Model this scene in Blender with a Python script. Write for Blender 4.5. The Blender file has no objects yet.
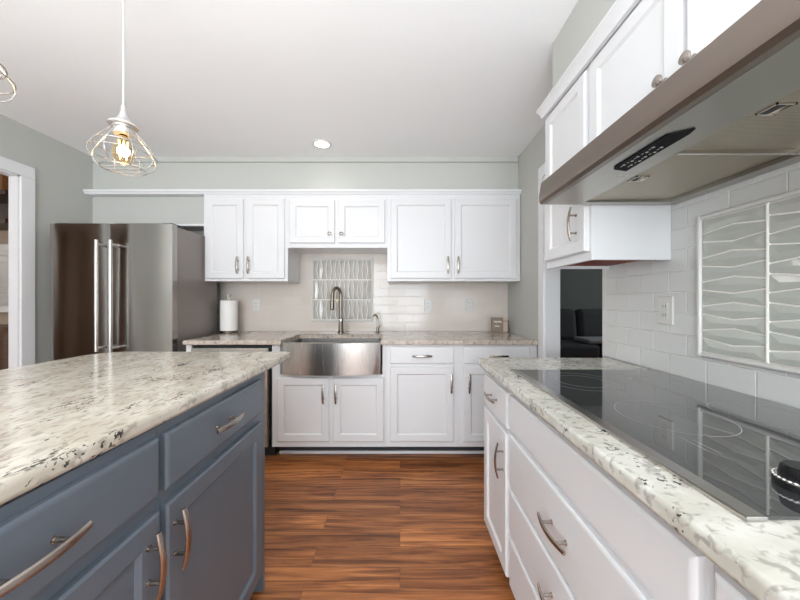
import bpy, bmesh, math, random
from mathutils import Vector, Matrix
random.seed(7)
SC = bpy.context.scene
COL = SC.collection
PI = math.pi
CEIL = 2.475

# ---------------------------------------------------------------- camera, world, light, exposure
cam = bpy.data.cameras.new('camera'); cam_o = bpy.data.objects.new('camera', cam); COL.objects.link(cam_o)
cam_o.location = (0, 0, 1.215); cam_o.rotation_euler = (PI/2, 0, 0)
cam.sensor_width = 36; cam.lens = 14.0; cam.clip_start = 0.02
SC.camera = cam_o
SC.view_settings.view_transform = 'Standard'; SC.view_settings.look = 'None'
SC.view_settings.gamma = 1; SC.view_settings.use_curve_mapping = False
SC.view_settings.exposure = 0.27
SC.cycles.max_bounces = 14; SC.cycles.diffuse_bounces = 8; SC.cycles.glossy_bounces = 6

w = bpy.data.worlds.new('world'); SC.world = w; w.use_nodes = True
w.node_tree.nodes['Background'].inputs[0].default_value = (.80, .90, 1.0, 1)
w.node_tree.nodes['Background'].inputs[1].default_value = 1.0

def area(name, loc, rot, sx, sy, power, color=(1, 1, 1)):
    l = bpy.data.lights.new(name, 'AREA'); l.shape = 'RECTANGLE'; l.size = sx; l.size_y = sy
    l.energy = power; l.color = color
    o = bpy.data.objects.new(name, l); COL.objects.link(o); o.location = loc; o.rotation_euler = rot
    return o
# daylight entering by the glazed doors and window behind the camera, plus added fill lamps
area('daylight_rear', (-0.7, -3.05, 1.35), (PI/2, 0, 0), 3.2, 2.1, 165, (.88, .95, 1.0))
area('ceiling_fill', (-.4, -.95, 1.25), (PI, 0, 0), 3.0, 1.6, 98, (.88, .95, 1.0))  # unseen fill lamp, added and aimed up to brighten the ceiling
area('left_room_fill', (-5.6, 1.6, 1.5), (PI/2, 0, -PI/2), 2.0, 1.4, 26, (1.0, .96, .9))  # lamp added inside the left room to brighten it
area('right_room_fill', (4.6, 3.6, 1.6), (PI/2, 0, PI/2), 1.0, 1.0, 13.0, (.9, .97, 1.0))  # added lamp, lifts the walls and sofa of the right room

# ---------------------------------------------------------------- materials
def nodes(name):
    m = bpy.data.materials.new(name); m.use_nodes = True
    nt = m.node_tree; b = nt.nodes['Principled BSDF']
    return m, nt, b
def mat(name, c, rough=.5, metal=0, bump=0, bscale=60, spec=.5, coat=0, var=0, emis=None, es=0):
    m, nt, b = nodes(name)
    b.inputs['Base Color'].default_value = (*c, 1); b.inputs['Roughness'].default_value = rough
    b.inputs['Metallic'].default_value = metal; b.inputs['Specular IOR Level'].default_value = spec
    b.inputs['Coat Weight'].default_value = coat; b.inputs['Coat Roughness'].default_value = .05
    if emis: b.inputs['Emission Color'].default_value = (*emis, 1); b.inputs['Emission Strength'].default_value = es
    if bump or var:
        tc = nt.nodes.new('ShaderNodeTexCoord'); n = nt.nodes.new('ShaderNodeTexNoise')
        n.inputs['Scale'].default_value = bscale; n.inputs['Detail'].default_value = 4
        nt.links.new(tc.outputs['Object'], n.inputs['Vector'])
        if bump:
            bp = nt.nodes.new('ShaderNodeBump'); bp.inputs['Strength'].default_value = bump; bp.inputs['Distance'].default_value = .002
            nt.links.new(n.outputs['Fac'], bp.inputs['Height']); nt.links.new(bp.outputs['Normal'], b.inputs['Normal'])
        if var:
            mx = nt.nodes.new('ShaderNodeMix'); mx.data_type = 'RGBA'
            mx.inputs[6].default_value = (*[v*(1-var) for v in c], 1); mx.inputs[7].default_value = (*[min(1, v*(1+var)) for v in c], 1)
            nt.links.new(n.outputs['Fac'], mx.inputs[0]); nt.links.new(mx.outputs[2], b.inputs['Base Color'])
    return m
def brushed(name, c, rough, stretch, amt=.12, wav=0):
    m, nt, b = nodes(name)
    b.inputs['Base Color'].default_value = (*c, 1); b.inputs['Metallic'].default_value = 1
    tc = nt.nodes.new('ShaderNodeTexCoord'); mp = nt.nodes.new('ShaderNodeMapping'); mp.inputs['Scale'].default_value = stretch
    n = nt.nodes.new('ShaderNodeTexNoise'); n.inputs['Scale'].default_value = 6; n.inputs['Detail'].default_value = 3
    mr = nt.nodes.new('ShaderNodeMapRange'); mr.inputs[3].default_value = rough-amt/2; mr.inputs[4].default_value = rough+amt/2
    nt.links.new(tc.outputs['Object'], mp.inputs[0]); nt.links.new(mp.outputs[0], n.inputs['Vector'])
    nt.links.new(n.outputs['Fac'], mr.inputs[0]); nt.links.new(mr.outputs[0], b.inputs['Roughness'])
    if wav:
        n2 = nt.nodes.new('ShaderNodeTexNoise'); n2.inputs['Scale'].default_value = 1.3; n2.inputs['Detail'].default_value = 0
        mp2 = nt.nodes.new('ShaderNodeMapping'); mp2.inputs['Scale'].default_value = (4, 1, .35)
        bp = nt.nodes.new('ShaderNodeBump'); bp.inputs['Strength'].default_value = wav; bp.inputs['Distance'].default_value = .05
        nt.links.new(tc.outputs['Object'], mp2.inputs[0]); nt.links.new(mp2.outputs[0], n2.inputs['Vector'])
        nt.links.new(n2.outputs['Fac'], bp.inputs['Height']); nt.links.new(bp.outputs['Normal'], b.inputs['Normal'])
    return m
def ramp(nt, stops):
    r = nt.nodes.new('ShaderNodeValToRGB'); e = r.color_ramp.elements
    e[0].position, e[0].color = stops[0][0], (*stops[0][1], 1)
    e[1].position, e[1].color = stops[-1][0], (*stops[-1][1], 1)
    for p, c in stops[1:-1]:
        k = e.new(p); k.color = (*c, 1)
    return r
def granite(name, base, cream, grey, dark, stretch=(1, 1, 1)):
    m, nt, b = nodes(name); L = nt.links
    tc = nt.nodes.new('ShaderNodeTexCoord'); mp = nt.nodes.new('ShaderNodeMapping'); mp.inputs['Scale'].default_value = stretch
    mp.inputs['Rotation'].default_value = (0, 0, .5)
    L.new(tc.outputs['Object'], mp.inputs[0])
    def noise(s, d, w_=0, dist=0):
        n = nt.nodes.new('ShaderNodeTexNoise'); n.inputs['Scale'].default_value = s; n.inputs['Detail'].default_value = d
        n.inputs['Distortion'].default_value = dist
        if w_:
            a = nt.nodes.new('ShaderNodeVectorMath'); a.operation = 'ADD'; a.inputs[1].default_value = (w_, w_*1.7, w_*.3)
            L.new(mp.outputs[0], a.inputs[0]); L.new(a.outputs[0], n.inputs['Vector'])
        else: L.new(mp.outputs[0], n.inputs['Vector'])
        return n
    def mix(f, a, c):
        x = nt.nodes.new('ShaderNodeMix'); x.data_type = 'RGBA'
        L.new(f, x.inputs[0])
        if isinstance(a, tuple): x.inputs[6].default_value = (*a, 1)
        else: L.new(a, x.inputs[6])
        x.inputs[7].default_value = (*c, 1)
        return x.outputs[2]
    n1 = noise(14, 7); r1 = ramp(nt, [(.38, (0, 0, 0)), (.62, (1, 1, 1))]); L.new(n1.outputs['Fac'], r1.inputs[0])
    c = mix(r1.outputs[0], base, cream)
    n2 = noise(48, 8, 3.1, .5); r2 = ramp(nt, [(.53, (0, 0, 0)), (.63, (.75, .75, .75))]); L.new(n2.outputs['Fac'], r2.inputs[0])
    c = mix(r2.outputs[0], c, grey)
    n3 = noise(110, 5, 8.3, .4); n4 = noise(11, 4, 5.5)
    mu = nt.nodes.new('ShaderNodeMath'); mu.operation = 'MULTIPLY'; L.new(n3.outputs['Fac'], mu.inputs[0]); L.new(n4.outputs['Fac'], mu.inputs[1])
    r3 = ramp(nt, [(.370, (0, 0, 0)), (.395, (1, 1, 1))]); L.new(mu.outputs[0], r3.inputs[0])
    c = mix(r3.outputs[0], c, dark)
    L.new(c, b.inputs['Base Color'])
    b.inputs['Roughness'].default_value = .14; b.inputs['Specular IOR Level'].default_value = .5
    return m
def tile_mat(name, axes, c=(.72, .71, .69), grout=(.80, .79, .77), bw=.155, rh=.083, off=(0, 0), rough=.12, bs=.8):
    m, nt, b = nodes(name); L = nt.links
    tc = nt.nodes.new('ShaderNodeTexCoord'); sp = nt.nodes.new('ShaderNodeSeparateXYZ'); cb = nt.nodes.new('ShaderNodeCombineXYZ')
    geo = nt.nodes.new('ShaderNodeNewGeometry'); L.new(geo.outputs['Position'], sp.inputs[0])
    for k in (0, 1):
        ad = nt.nodes.new('ShaderNodeMath'); ad.operation = 'ADD'; ad.inputs[1].default_value = off[k]
        L.new(sp.outputs[axes[k]], ad.inputs[0]); L.new(ad.outputs[0], cb.inputs[k])
    br = nt.nodes.new('ShaderNodeTexBrick'); br.inputs['Scale'].default_value = 1
    br.inputs['Brick Width'].default_value = bw; br.inputs['Row Height'].default_value = rh
    br.inputs['Mortar Size'].default_value = .0032; br.inputs['Mortar Smooth'].default_value = .6
    br.inputs['Color1'].default_value = (*c, 1); br.inputs['Color2'].default_value = (*[v*.95 for v in c], 1); br.inputs['Mortar'].default_value = (*grout, 1)
    L.new(cb.outputs[0], br.inputs['Vector']); L.new(br.outputs['Color'], b.inputs['Base Color'])
    n = nt.nodes.new('ShaderNodeTexNoise'); n.inputs['Scale'].default_value = 9; n.inputs['Detail'].default_value = 1; L.new(geo.outputs['Position'], n.inputs['Vector'])
    sub = nt.nodes.new('ShaderNodeMath'); sub.operation = 'MULTIPLY_ADD'; sub.inputs[1].default_value = -1; 
    L.new(br.outputs['Fac'], sub.inputs[0]); L.new(n.outputs['Fac'], sub.inputs[2])
    bp = nt.nodes.new('ShaderNodeBump'); bp.inputs['Strength'].default_value = bs; bp.inputs['Distance'].default_value = .003
    L.new(sub.outputs[0], bp.inputs['Height']); L.new(bp.outputs['Normal'], b.inputs['Normal'])
    b.inputs['Roughness'].default_value = rough
    return m
def floor_mat():
    m, nt, b = nodes('wood_plank_floor'); L = nt.links
    geo = nt.nodes.new('ShaderNodeNewGeometry')
    br = nt.nodes.new('ShaderNodeTexBrick'); br.inputs['Scale'].default_value = 1; br.inputs['Brick Width'].default_value = 1.1
    br.inputs['Row Height'].default_value = .118; br.inputs['Mortar Size'].default_value = .0012; br.inputs['Mortar Smooth'].default_value = 0
    br.offset = .37; br.offset_frequency = 2
    br.inputs['Color1'].default_value = (0, 0, 0, 1); br.inputs['Color2'].default_value = (1, 1, 1, 1); br.inputs['Mortar'].default_value = (.5, .5, .5, 1)
    L.new(geo.outputs['Position'], br.inputs['Vector'])
    sh = nt.nodes.new('ShaderNodeVectorMath'); sh.operation = 'SCALE'; sh.inputs['Scale'].default_value = 7.3; L.new(br.outputs['Color'], sh.inputs[0])
    ad = nt.nodes.new('ShaderNodeVectorMath'); ad.operation = 'ADD'; L.new(geo.outputs['Position'], ad.inputs[0]); L.new(sh.outputs[0], ad.inputs[1])
    mp = nt.nodes.new('ShaderNodeMapping'); mp.inputs['Scale'].default_value = (1.3, 24, 1); L.new(ad.outputs[0], mp.inputs[0])
    n = nt.nodes.new('ShaderNodeTexNoise'); n.inputs['Scale'].default_value = 1.6; n.inputs['Detail'].default_value = 7; n.inputs['Roughness'].default_value = .62; n.inputs['Distortion'].default_value = .7
    L.new(mp.outputs[0], n.inputs['Vector'])
    r = ramp(nt, [(.30, (.085, .026, .010)), (.43, (.25, .085, .028)), (.55, (.47, .175, .056)), (.70, (.68, .31, .11))]); L.new(n.outputs['Fac'], r.inputs[0])
    tn = ramp(nt, [(0, (.66, .62, .60)), (1, (1.1, 1.08, 1.02))]); L.new(br.outputs['Color'], tn.inputs[0])
    mu = nt.nodes.new('ShaderNodeMix'); mu.data_type = 'RGBA'; mu.blend_type = 'MULTIPLY'; mu.inputs[0].default_value = 1
    L.new(r.outputs[0], mu.inputs[6]); L.new(tn.outputs[0], mu.inputs[7])
    dk = nt.nodes.new('ShaderNodeMix'); dk.data_type = 'RGBA'; dk.inputs[7].default_value = (.16, .06, .025, 1)
    L.new(br.outputs['Fac'], dk.inputs[0]); L.new(mu.outputs[2], dk.inputs[6]); L.new(dk.outputs[2], b.inputs['Base Color'])
    rr = nt.nodes.new('ShaderNodeMapRange'); rr.inputs[3].default_value = .34; rr.inputs[4].default_value = .5; L.new(n.outputs['Fac'], rr.inputs[0]); L.new(rr.outputs[0], b.inputs['Roughness'])
    bp = nt.nodes.new('ShaderNodeBump'); bp.inputs['Strength'].default_value = .25; bp.inputs['Distance'].default_value = .001
    L.new(n.outputs['Fac'], bp.inputs['Height']); L.new(bp.outputs['Normal'], b.inputs['Normal'])
    return m
def mesh_filter_mat():
    m, nt, b = nodes('aluminium_filter_mesh'); L = nt.links
    geo = nt.nodes.new('ShaderNodeNewGeometry'); mp = nt.nodes.new('ShaderNodeMapping'); mp.inputs['Rotation'].default_value = (0, 0, PI/4)
    L.new(geo.outputs['Position'], mp.inputs[0])
    ck = nt.nodes.new('ShaderNodeTexChecker'); ck.inputs['Scale'].default_value = 260; L.new(mp.outputs[0], ck.inputs['Vector'])
    ck.inputs['Color1'].default_value = (.54, .49, .39, 1); ck.inputs['Color2'].default_value = (.28, .25, .20, 1)
    L.new(ck.outputs['Color'], b.inputs['Base Color']); b.inputs['Metallic'].default_value = .75; b.inputs['Roughness'].default_value = .42
    return m

M = dict(
    ceiling=mat('ceiling_paint', (.87, .88, .89), .8, bump=.25, bscale=45),
    wall=mat('sage_grey_wall_paint', (.475, .48, .452), .7, bump=.1, bscale=90),
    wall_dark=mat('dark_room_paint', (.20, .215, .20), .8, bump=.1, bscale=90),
    wall_beige=mat('beige_wall_paint', (.55, .45, .36), .8, bump=.1, bscale=90),
    trim=mat('white_trim_paint', (.74, .74, .75), .35, bump=.05, bscale=30),
    cab=mat('white_cabinet_paint', (.69, .69, .70), .3, bump=.04, bscale=40),
    blue=mat('slate_blue_cabinet_paint', (.105, .125, .152), .34, bump=.05, bscale=40),
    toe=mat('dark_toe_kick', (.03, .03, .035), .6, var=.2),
    raw=mat('raw_mahogany_board', (.22, .035, .018), .6, var=.25, bscale=20),
    granite=granite('speckled_cream_granite', (.49, .445, .37), (.60, .56, .49), (.30, .26, .22), (.05, .04, .035), (1.6, .8, 1)),
    granite_w=granite('speckled_white_granite', (.50, .485, .425), (.62, .61, .56), (.29, .275, .24), (.03, .028, .025), (1, 1.2, 1)),
    granite_b=granite('speckled_beige_granite', (.44, .37, .31), (.55, .48, .42), (.25, .21, .18), (.03, .028, .025), (1.2, 1, 1)),
    fridge=brushed('dark_stainless', (.36, .345, .325), .15, (60, 60, 1), .1, wav=.35),
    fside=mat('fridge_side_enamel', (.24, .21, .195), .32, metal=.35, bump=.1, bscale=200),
    steel=brushed('brushed_steel', (.56, .54, .52), .24, (1, 60, 60), .1),
    steel_v=brushed('brushed_steel_vertical', (.42, .405, .385), .26, (22, 22, .6), .1),
    hood=brushed('reflection_tinted_steel', (.27, .225, .195), .30, (60, 1, 60), .1),  # stainless fascia; the warm reflection is put into its colour
    hoodu=brushed('hood_underside_steel', (.42, .405, .37), .30, (60, 1, 60), .1),
    filt=mesh_filter_mat(),
    nickel=mat('satin_nickel', (.42, .37, .33), .26, metal=1, var=.08, bscale=30),
    chrome=mat('bright_nickel', (.72, .70, .68), .18, metal=1, var=.05),
    handle=mat('satin_bar_handle', (.55, .53, .51), .32, metal=1, var=.05),
    bronze=mat('brushed_bronze_nickel', (.21, .18, .15), .24, metal=1, var=.1),
    glass=mat('black_ceramic_glass', (.028, .028, .030), .03, spec=1.0, coat=.7, var=.1, bscale=3),
    ring=mat('printed_grey_ring', (.42, .42, .42), .3, var=.1),
    black=mat('gloss_black_plastic', (.008, .008, .009), .22, spec=.3, var=.2),
    touch=mat('dark_touch_glass', (.006, .006, .007), .6, spec=.08, var=.2),
    blackm=mat('matte_black', (.015, .015, .015), .5, var=.2),
    icon=mat('printed_grey_icon', (.45, .45, .44), .4, var=.1),
    plate=mat('white_plastic_plate', (.60, .59, .57), .3, var=.02),
    accent=mat('sage_glass_tile', (.47, .485, .45), .09, coat=.6, var=.06, bscale=5),
    accent_b=mat('pearl_glass_tile', (.41, .385, .35), .09, coat=.6, var=.08, bscale=5),
    grout=mat('cream_grout', (.82, .80, .75), .6, var=.04),
    tileR=tile_mat('white_subway_tile_right', (1, 2), (.62, .63, .62), (.72, .72, .70), off=(.05, -.914)),
    tileB=tile_mat('warm_lit_subway_tile_back', (0, 2), (.60, .54, .49), (.585, .53, .485), bs=.3, off=(.03, -.914)),  # white tile and grout with the tint of warm light put into the colours
    paper=mat('paper_towel', (.84, .82, .79), .9, bump=.4, bscale=120),
    cage=mat('silver_cage_wire', (.48, .455, .43), .25, metal=.8, var=.05),
    cord=mat('white_cord', (.50, .49, .48), .6, var=.04),
    cup=mat('painted_silver_metal', (.62, .61, .60), .35, metal=.6, var=.05),
    filament=mat('glowing_filament', (1, .7, .3), .5, emis=(1.0, .60, .20), es=16),
    lens=mat('recessed_light_lens', (1, 1, 1), .5, emis=(1.0, .96, .90), es=5, var=.01),
    sofa=mat('charcoal_sofa_fabric', (.075, .077, .083), .95, bump=.6, bscale=150),
    throw=mat('pale_grey_throw', (.42, .43, .45), .95, bump=.6, bscale=150),
    leather=mat('brown_leather', (.13, .065, .035), .5, bump=.4, bscale=40, var=.3),
    walnut=mat('dark_walnut', (.055, .025, .014), .4, var=.4, bscale=12),
    orange=mat('amber_wood', (.33, .15, .05), .5, var=.3, bscale=14),
    kraft=mat('brown_painted_wood', (.24, .19, .15), .7, var=.15, bscale=30),
    kraftl=mat('pale_wood', (.50, .40, .31), .7, var=.15, bscale=30),
    twine=mat('dark_twine', (.12, .08, .05), .9, var=.3, bscale=300),
    letter=mat('white_lettering', (.80, .77, .72), .6, var=.03),
    floor=floor_mat(),
)
def glass_mat(name, tint, ior=1.3):
    m, nt, b = nodes(name)
    b.inputs['Base Color'].default_value = (*tint, 1); b.inputs['Roughness'].default_value = .02
    b.inputs['Transmission Weight'].default_value = 1; b.inputs['IOR'].default_value = ior
    n = nt.nodes.new('ShaderNodeTexNoise'); n.inputs['Scale'].default_value = 4
    bp = nt.nodes.new('ShaderNodeBump'); bp.inputs['Strength'].default_value = .02; nt.links.new(n.outputs['Fac'], bp.inputs['Height']); nt.links.new(bp.outputs['Normal'], b.inputs['Normal'])
    return m
M['bulb'] = glass_mat('amber_bulb_glass', (1, .78, .48), 1.08)

# ---------------------------------------------------------------- helpers
ORG = {}
def BM(): return bmesh.new()
def box(bm, x0, x1, y0, y1, z0, z1, bev=0, seg=2):
    r = bmesh.ops.create_cube(bm, size=1)['verts']
    for v in r:
        v.co = Vector(((x0+x1)/2+v.co.x*(x1-x0), (y0+y1)/2+v.co.y*(y1-y0), (z0+z1)/2+v.co.z*(z1-z0)))
    if bev:
        es = list({e for v in r for e in v.link_edges})
        bmesh.ops.bevel(bm, geom=es, offset=bev, segments=seg, profile=.5, affect='EDGES')
    return bm
def prism(bm, pts, z0, z1, bev=0, seg=3, f=None):
    """outline pts (u,v) extruded z0..z1; f maps (u,v,w) to xyz"""
    f = f or (lambda u, v, w_: (u, v, w_))
    a = [bm.verts.new(f(p[0], p[1], z0)) for p in pts]; b = [bm.verts.new(f(p[0], p[1], z1)) for p in pts]
    fa = bm.faces.new(a); fb = bm.faces.new(b); n = len(pts)
    for i in range(n): bm.faces.new((a[i], a[(i+1) % n], b[(i+1) % n], b[i]))
    if bev:
        es = list({e for e in list(fa.edges)+list(fb.edges)})
        bmesh.ops.bevel(bm, geom=es, offset=bev, segments=seg, profile=.5, affect='EDGES')
    return bm
def tube(bm, pts, r, seg=10, closed=False, flat=None, up=Vector((0, 0, 1))):
    pts = [Vector(p) for p in pts]; n = len(pts); rs = r if isinstance(r, (list, tuple)) else [r]*n
    rings = []; prev = None
    for i in range(n):
        if closed: t = (pts[(i+1) % n]-pts[i-1]).normalized()
        else: t = (pts[min(i+1, n-1)]-pts[max(i-1, 0)]).normalized()
        if prev is None:
            a = up if abs(t.dot(up)) < .9 else Vector((1, 0, 0))
            nn = (a-t*a.dot(t)).normalized()
        else: nn = (prev-t*prev.dot(t)).normalized()
        prev = nn; bb = t.cross(nn); fa, fb = flat or (1, 1)
        rings.append([bm.verts.new(pts[i]+(nn*math.cos(2*PI*k/seg)*fa+bb*math.sin(2*PI*k/seg)*fb)*rs[i]) for k in range(seg)])
    m = n if closed else n-1
    for i in range(m):
        A, B = rings[i], rings[(i+1) % n]
        for k in range(seg): bm.faces.new((A[k], A[(k+1) % seg], B[(k+1) % seg], B[k]))
    if not closed: bm.faces.new(rings[0]); bm.faces.new(rings[-1])
    return bm
def lathe(bm, prof, cx, cy, seg=28, f=None):
    """prof list of (r,z)"""
    f = f or (lambda x, y, z: (cx+x, cy+y, z))
    rings = []
    for r, z in prof:
        if r < 1e-6: rings.append([bm.verts.new(f(0, 0, z))])
        else: rings.append([bm.verts.new(f(r*math.cos(2*PI*k/seg), r*math.sin(2*PI*k/seg), z)) for k in range(seg)])
    for A, B in zip(rings, rings[1:]):
        for k in range(seg):
            if len(A) == 1 and len(B) == 1: continue
            if len(A) == 1: bm.faces.new((A[0], B[k], B[(k+1) % seg]))
            elif len(B) == 1: bm.faces.new((A[k], A[(k+1) % seg], B[0]))
            else: bm.faces.new((A[k], A[(k+1) % seg], B[(k+1) % seg], B[k]))
    for R in (rings[0], rings[-1]):
        if len(R) > 1: bm.faces.new(R)
    return bm
def cushion(bm, x0, x1, y0, y1, z0, z1, rot=None, bev=.06):
    c = Vector(((x0+x1)/2, (y0+y1)/2, (z0+z1)/2)); t = BM(); box(t, x0, x1, y0, y1, z0, z1, bev, 4)
    if rot: bmesh.ops.rotate(t, cent=c, matrix=rot, verts=t.verts)
    me = bpy.data.meshes.new('t'); t.to_mesh(me); bm.from_mesh(me); bpy.data.meshes.remove(me); t.free(); return bm
def obj(name, bm, m, parent=None, label=None, ang=32, **tags):
    bmesh.ops.recalc_face_normals(bm, faces=bm.faces)
    if parent is not None: org = ORG[parent.name]
    else:
        xs = [v.co.x for v in bm.verts]; ys = [v.co.y for v in bm.verts]; zs = [v.co.z for v in bm.verts]
        org = Vector(((min(xs)+max(xs))/2, (min(ys)+max(ys))/2, min(zs)))
    bmesh.ops.translate(bm, vec=-org, verts=bm.verts)
    me = bpy.data.meshes.new(name); bm.to_mesh(me); bm.free()
    for p in me.polygons: p.use_smooth = True
    me.set_sharp_from_angle(angle=math.radians(ang))
    me.materials.append(m)
    o = bpy.data.objects.new(name, me); COL.objects.link(o); ORG[o.name] = org
    wn_ = o.modifiers.new('weighted_normals', 'WEIGHTED_NORMAL'); wn_.keep_sharp = True; wn_.weight = 100
    if parent is not None: o.parent = parent
    else: o.location = org
    if label: o['label'] = label
    for k, v in tags.items(): o[k] = v
    return o
def thing(name, label, cat, loc, group=None):
    o = bpy.data.objects.new(name, None); COL.objects.link(o); o.empty_display_size = .1
    o.location = loc; ORG[o.name] = Vector(loc); o['label'] = label; o['category'] = cat
    if group: o['group'] = group
    return o
def struct(name, bm, m, parent=None):
    return obj(name, bm, m, parent, kind='structure')
def dup(root, loc, label, group=None):
    r = root.copy(); COL.objects.link(r); r.location = loc; r['label'] = label
    if group: r['group'] = group
    for ch in list(root.children):
        c = ch.copy(); COL.objects.link(c); c.parent = r
        for g in list(ch.children):
            d = g.copy(); COL.objects.link(d); d.parent = c
    return r
# frames: (u along, w outward from face plane, v up)
def F_back(Y): return lambda u, w_, v: (u, Y-w_, v)
def F_right(X): return lambda u, w_, v: (X-w_, u, v)
def F_left(X): return lambda u, w_, v: (X+w_, u, v)
def loops(bm, f, u0, u1, v0, v1, prof):
    """stack of rectangle loops (inset,w); first and last capped"""
    rs = [[bm.verts.new(f(a, w_, b)) for a, b in ((u0+i, v0+i), (u1-i, v0+i), (u1-i, v1-i), (u0+i, v1-i))] for i, w_ in prof]
    bm.faces.new(rs[0]); bm.faces.new(rs[-1])
    for A, B in zip(rs, rs[1:]):
        for k in range(4): bm.faces.new((A[k], A[(k+1) % 4], B[(k+1) % 4], B[k]))
    return bm
def slab_front(f, u0, u1, v0, v1, t=.019, b=.010):
    return loops(BM(), f, u0, u1, v0, v1, [(0, 0), (0, t-.007), (.002, t-.004), (b, t)])
def door_front(f, u0, u1, v0, v1, t=.019, fr=.052, b=.005):
    return loops(BM(), f, u0, u1, v0, v1, [(0, 0), (0, t-.005), (b, t), (fr, t), (fr+.004, t-.003), (fr+.010, t-.009), (fr+.012, t-.009)])
def pull(f, u, v, vert, t=.019, L=.145, sp=.076, s=1.0):
    """arched bar pull centred at (u,v): flat bowed bar on two round posts"""
    bm = BM(); pts = []; rs = []
    n = 12
    for i in range(n+1):
        a = -1+2*i/n; d = a*L/2; w_ = t+.034-.011*a*a
        pts.append(f(u+(0 if vert else d), w_, v+(d if vert else 0))); rs.append(.0083*(1-.2*abs(a)**3))
    tube(bm, pts, rs, 8, flat=(.55, 1.0), up=(Vector(f(0, 1, 0))-Vector(f(0, 0, 0))))
    for sgn in (-1, 1):
        d = sgn*sp/2; p = (u+(0 if vert else d), v+(d if vert else 0))
        tube(bm, [f(p[0], t-.001, p[1]), f(p[0], t+.002, p[1]), f(p[0], t+.0021, p[1]), f(p[0], t+.030, p[1])], [.0065, .0065, .0042, .0042], 10)
    return bm
def knob_bm(f, u, v, t=.019, r=.016):
    a = Vector(f(u, 0, v)); n = Vector(f(u, 1, v))-a
    up = Vector((0, 0, 1)); s = n.cross(up)
    g = lambda x, y, z: a+n*z+up*x+s*y
    return lathe(BM(), [(.009, t-.001), (.009, t+.002), (.005, t+.004), (.005, t+.014), (r*.8, t+.018), (r, t+.022), (r*.95, t+.027), (r*.55, t+.030), (0, t+.031)], 0, 0, 20, g)

# ---------------------------------------------------------------- setting
b = BM(); box(b, -6.5, 5.6, -3.3, 5.7, -.12, 0); struct('floor', b, M['floor'])
b = BM(); box(b, -6.5, 5.6, -3.3, 5.7, CEIL, CEIL+.12); struct('ceiling', b, M['ceiling'])
b = BM(); box(b, -2.80, 1.15, 3.02, 3.14, 0, CEIL)
box(b, -2.706, 1.04, 2.74, 3.02, 2.163, CEIL)                      # soffit above the wall cabinets
box(b, -2.706, -1.692, 2.74, 3.02, 1.885, 2.163)
struct('wall_back', b, M['wall'])
b = BM(); box(b, -2.765, -2.706, 2.21, 3.02, 0, CEIL); box(b, -2.765, -2.706, -3.12, 1.50, 0, CEIL); box(b, -2.765, -2.706, 1.50, 2.21, 2.10, CEIL)
struct('wall_left', b, M['wall'])
b = BM(); box(b, 1.105, 1.21, -3.12, 1.685, 0, CEIL); box(b, 1.04, 1.135, 2.23, 3.02, 0, CEIL); box(b, 1.06, 1.21, 1.685, 2.23, 2.10, CEIL)
box(b, .75, 1.105, -1.2, 1.53, 2.215, CEIL)                         # soffit above the cooktop cabinets
struct('wall_right', b, M['wall'])
b = BM(); box(b, -2.8, -2.3, -3.12, -3.0, 0, CEIL); box(b, .9, 1.2, -3.12, -3.0, 0, CEIL); box(b, -2.3, .9, -3.12, -3.0, 2.3, CEIL); 
struct('wall_rear', b, M['wall'])
b = BM(); box(b, -6.4, -2.8, 2.9, 3.0, 0, CEIL); box(b, -6.4, -6.3, -1, 2.9, 0, CEIL); box(b, -6.4, -2.8, -1.1, -1, 0, CEIL)
struct('wall_left_room', b, M['wall_beige'])
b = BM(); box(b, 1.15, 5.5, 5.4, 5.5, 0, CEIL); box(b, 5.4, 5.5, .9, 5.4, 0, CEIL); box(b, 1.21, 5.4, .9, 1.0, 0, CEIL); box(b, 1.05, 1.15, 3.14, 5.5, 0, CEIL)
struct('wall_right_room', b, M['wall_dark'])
# glazed doors behind the camera
wn = BM()
for x in (-2.3, -1.27, -.24, .80): box(wn, x, x+.1, -3.1, -3.02, 0, 2.3)
for x in (-2.2, -1.17, -.14):
    box(wn, x, x+.93, -3.1, -3.02, 0, .12); box(wn, x, x+.94, -3.1, -3.02, 2.2, 2.3)
struct('window_1', wn, M['trim'])
# crown board along the back cabinets, running free to the left wall
b = BM(); prism(b, [(2.74, 2.160), (2.655, 2.160), (2.653, 2.146), (2.662, 2.140), (2.668, 2.128), (2.670, 2.124), (2.74, 2.124)], -2.705, 1.038, f=lambda u, v, w_: (w_, u, v))
struct('trim_1', b, M['trim'])
# crown on the cooktop side
b = BM(); prism(b, [(.765, 2.215), (.722, 2.215), (.719, 2.203), (.735, 2.195), (.745, 2.180), (.749, 2.170), (.765, 2.170)], -1.2, 1.645, f=lambda u, v, w_: (u, w_, v))
prism(b, [(.76, 2.19), (.76, 2.215), (1.085, 2.215), (1.085, 2.19)], 1.53, 1.645, f=lambda u, v, w_: (u, w_, v))
struct('trim_2', b, M['trim'])
b = BM(); box(b, -2.70, 1.035, 2.722, 2.739, 2.425, 2.474, .003); struct('trim_3', b, M['wall'])
b = BM(); box(b, -2.70, -1.694, 2.735, 2.78, 1.866, 1.8845, .002); struct('trim_4', b, M['trim'])
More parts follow.
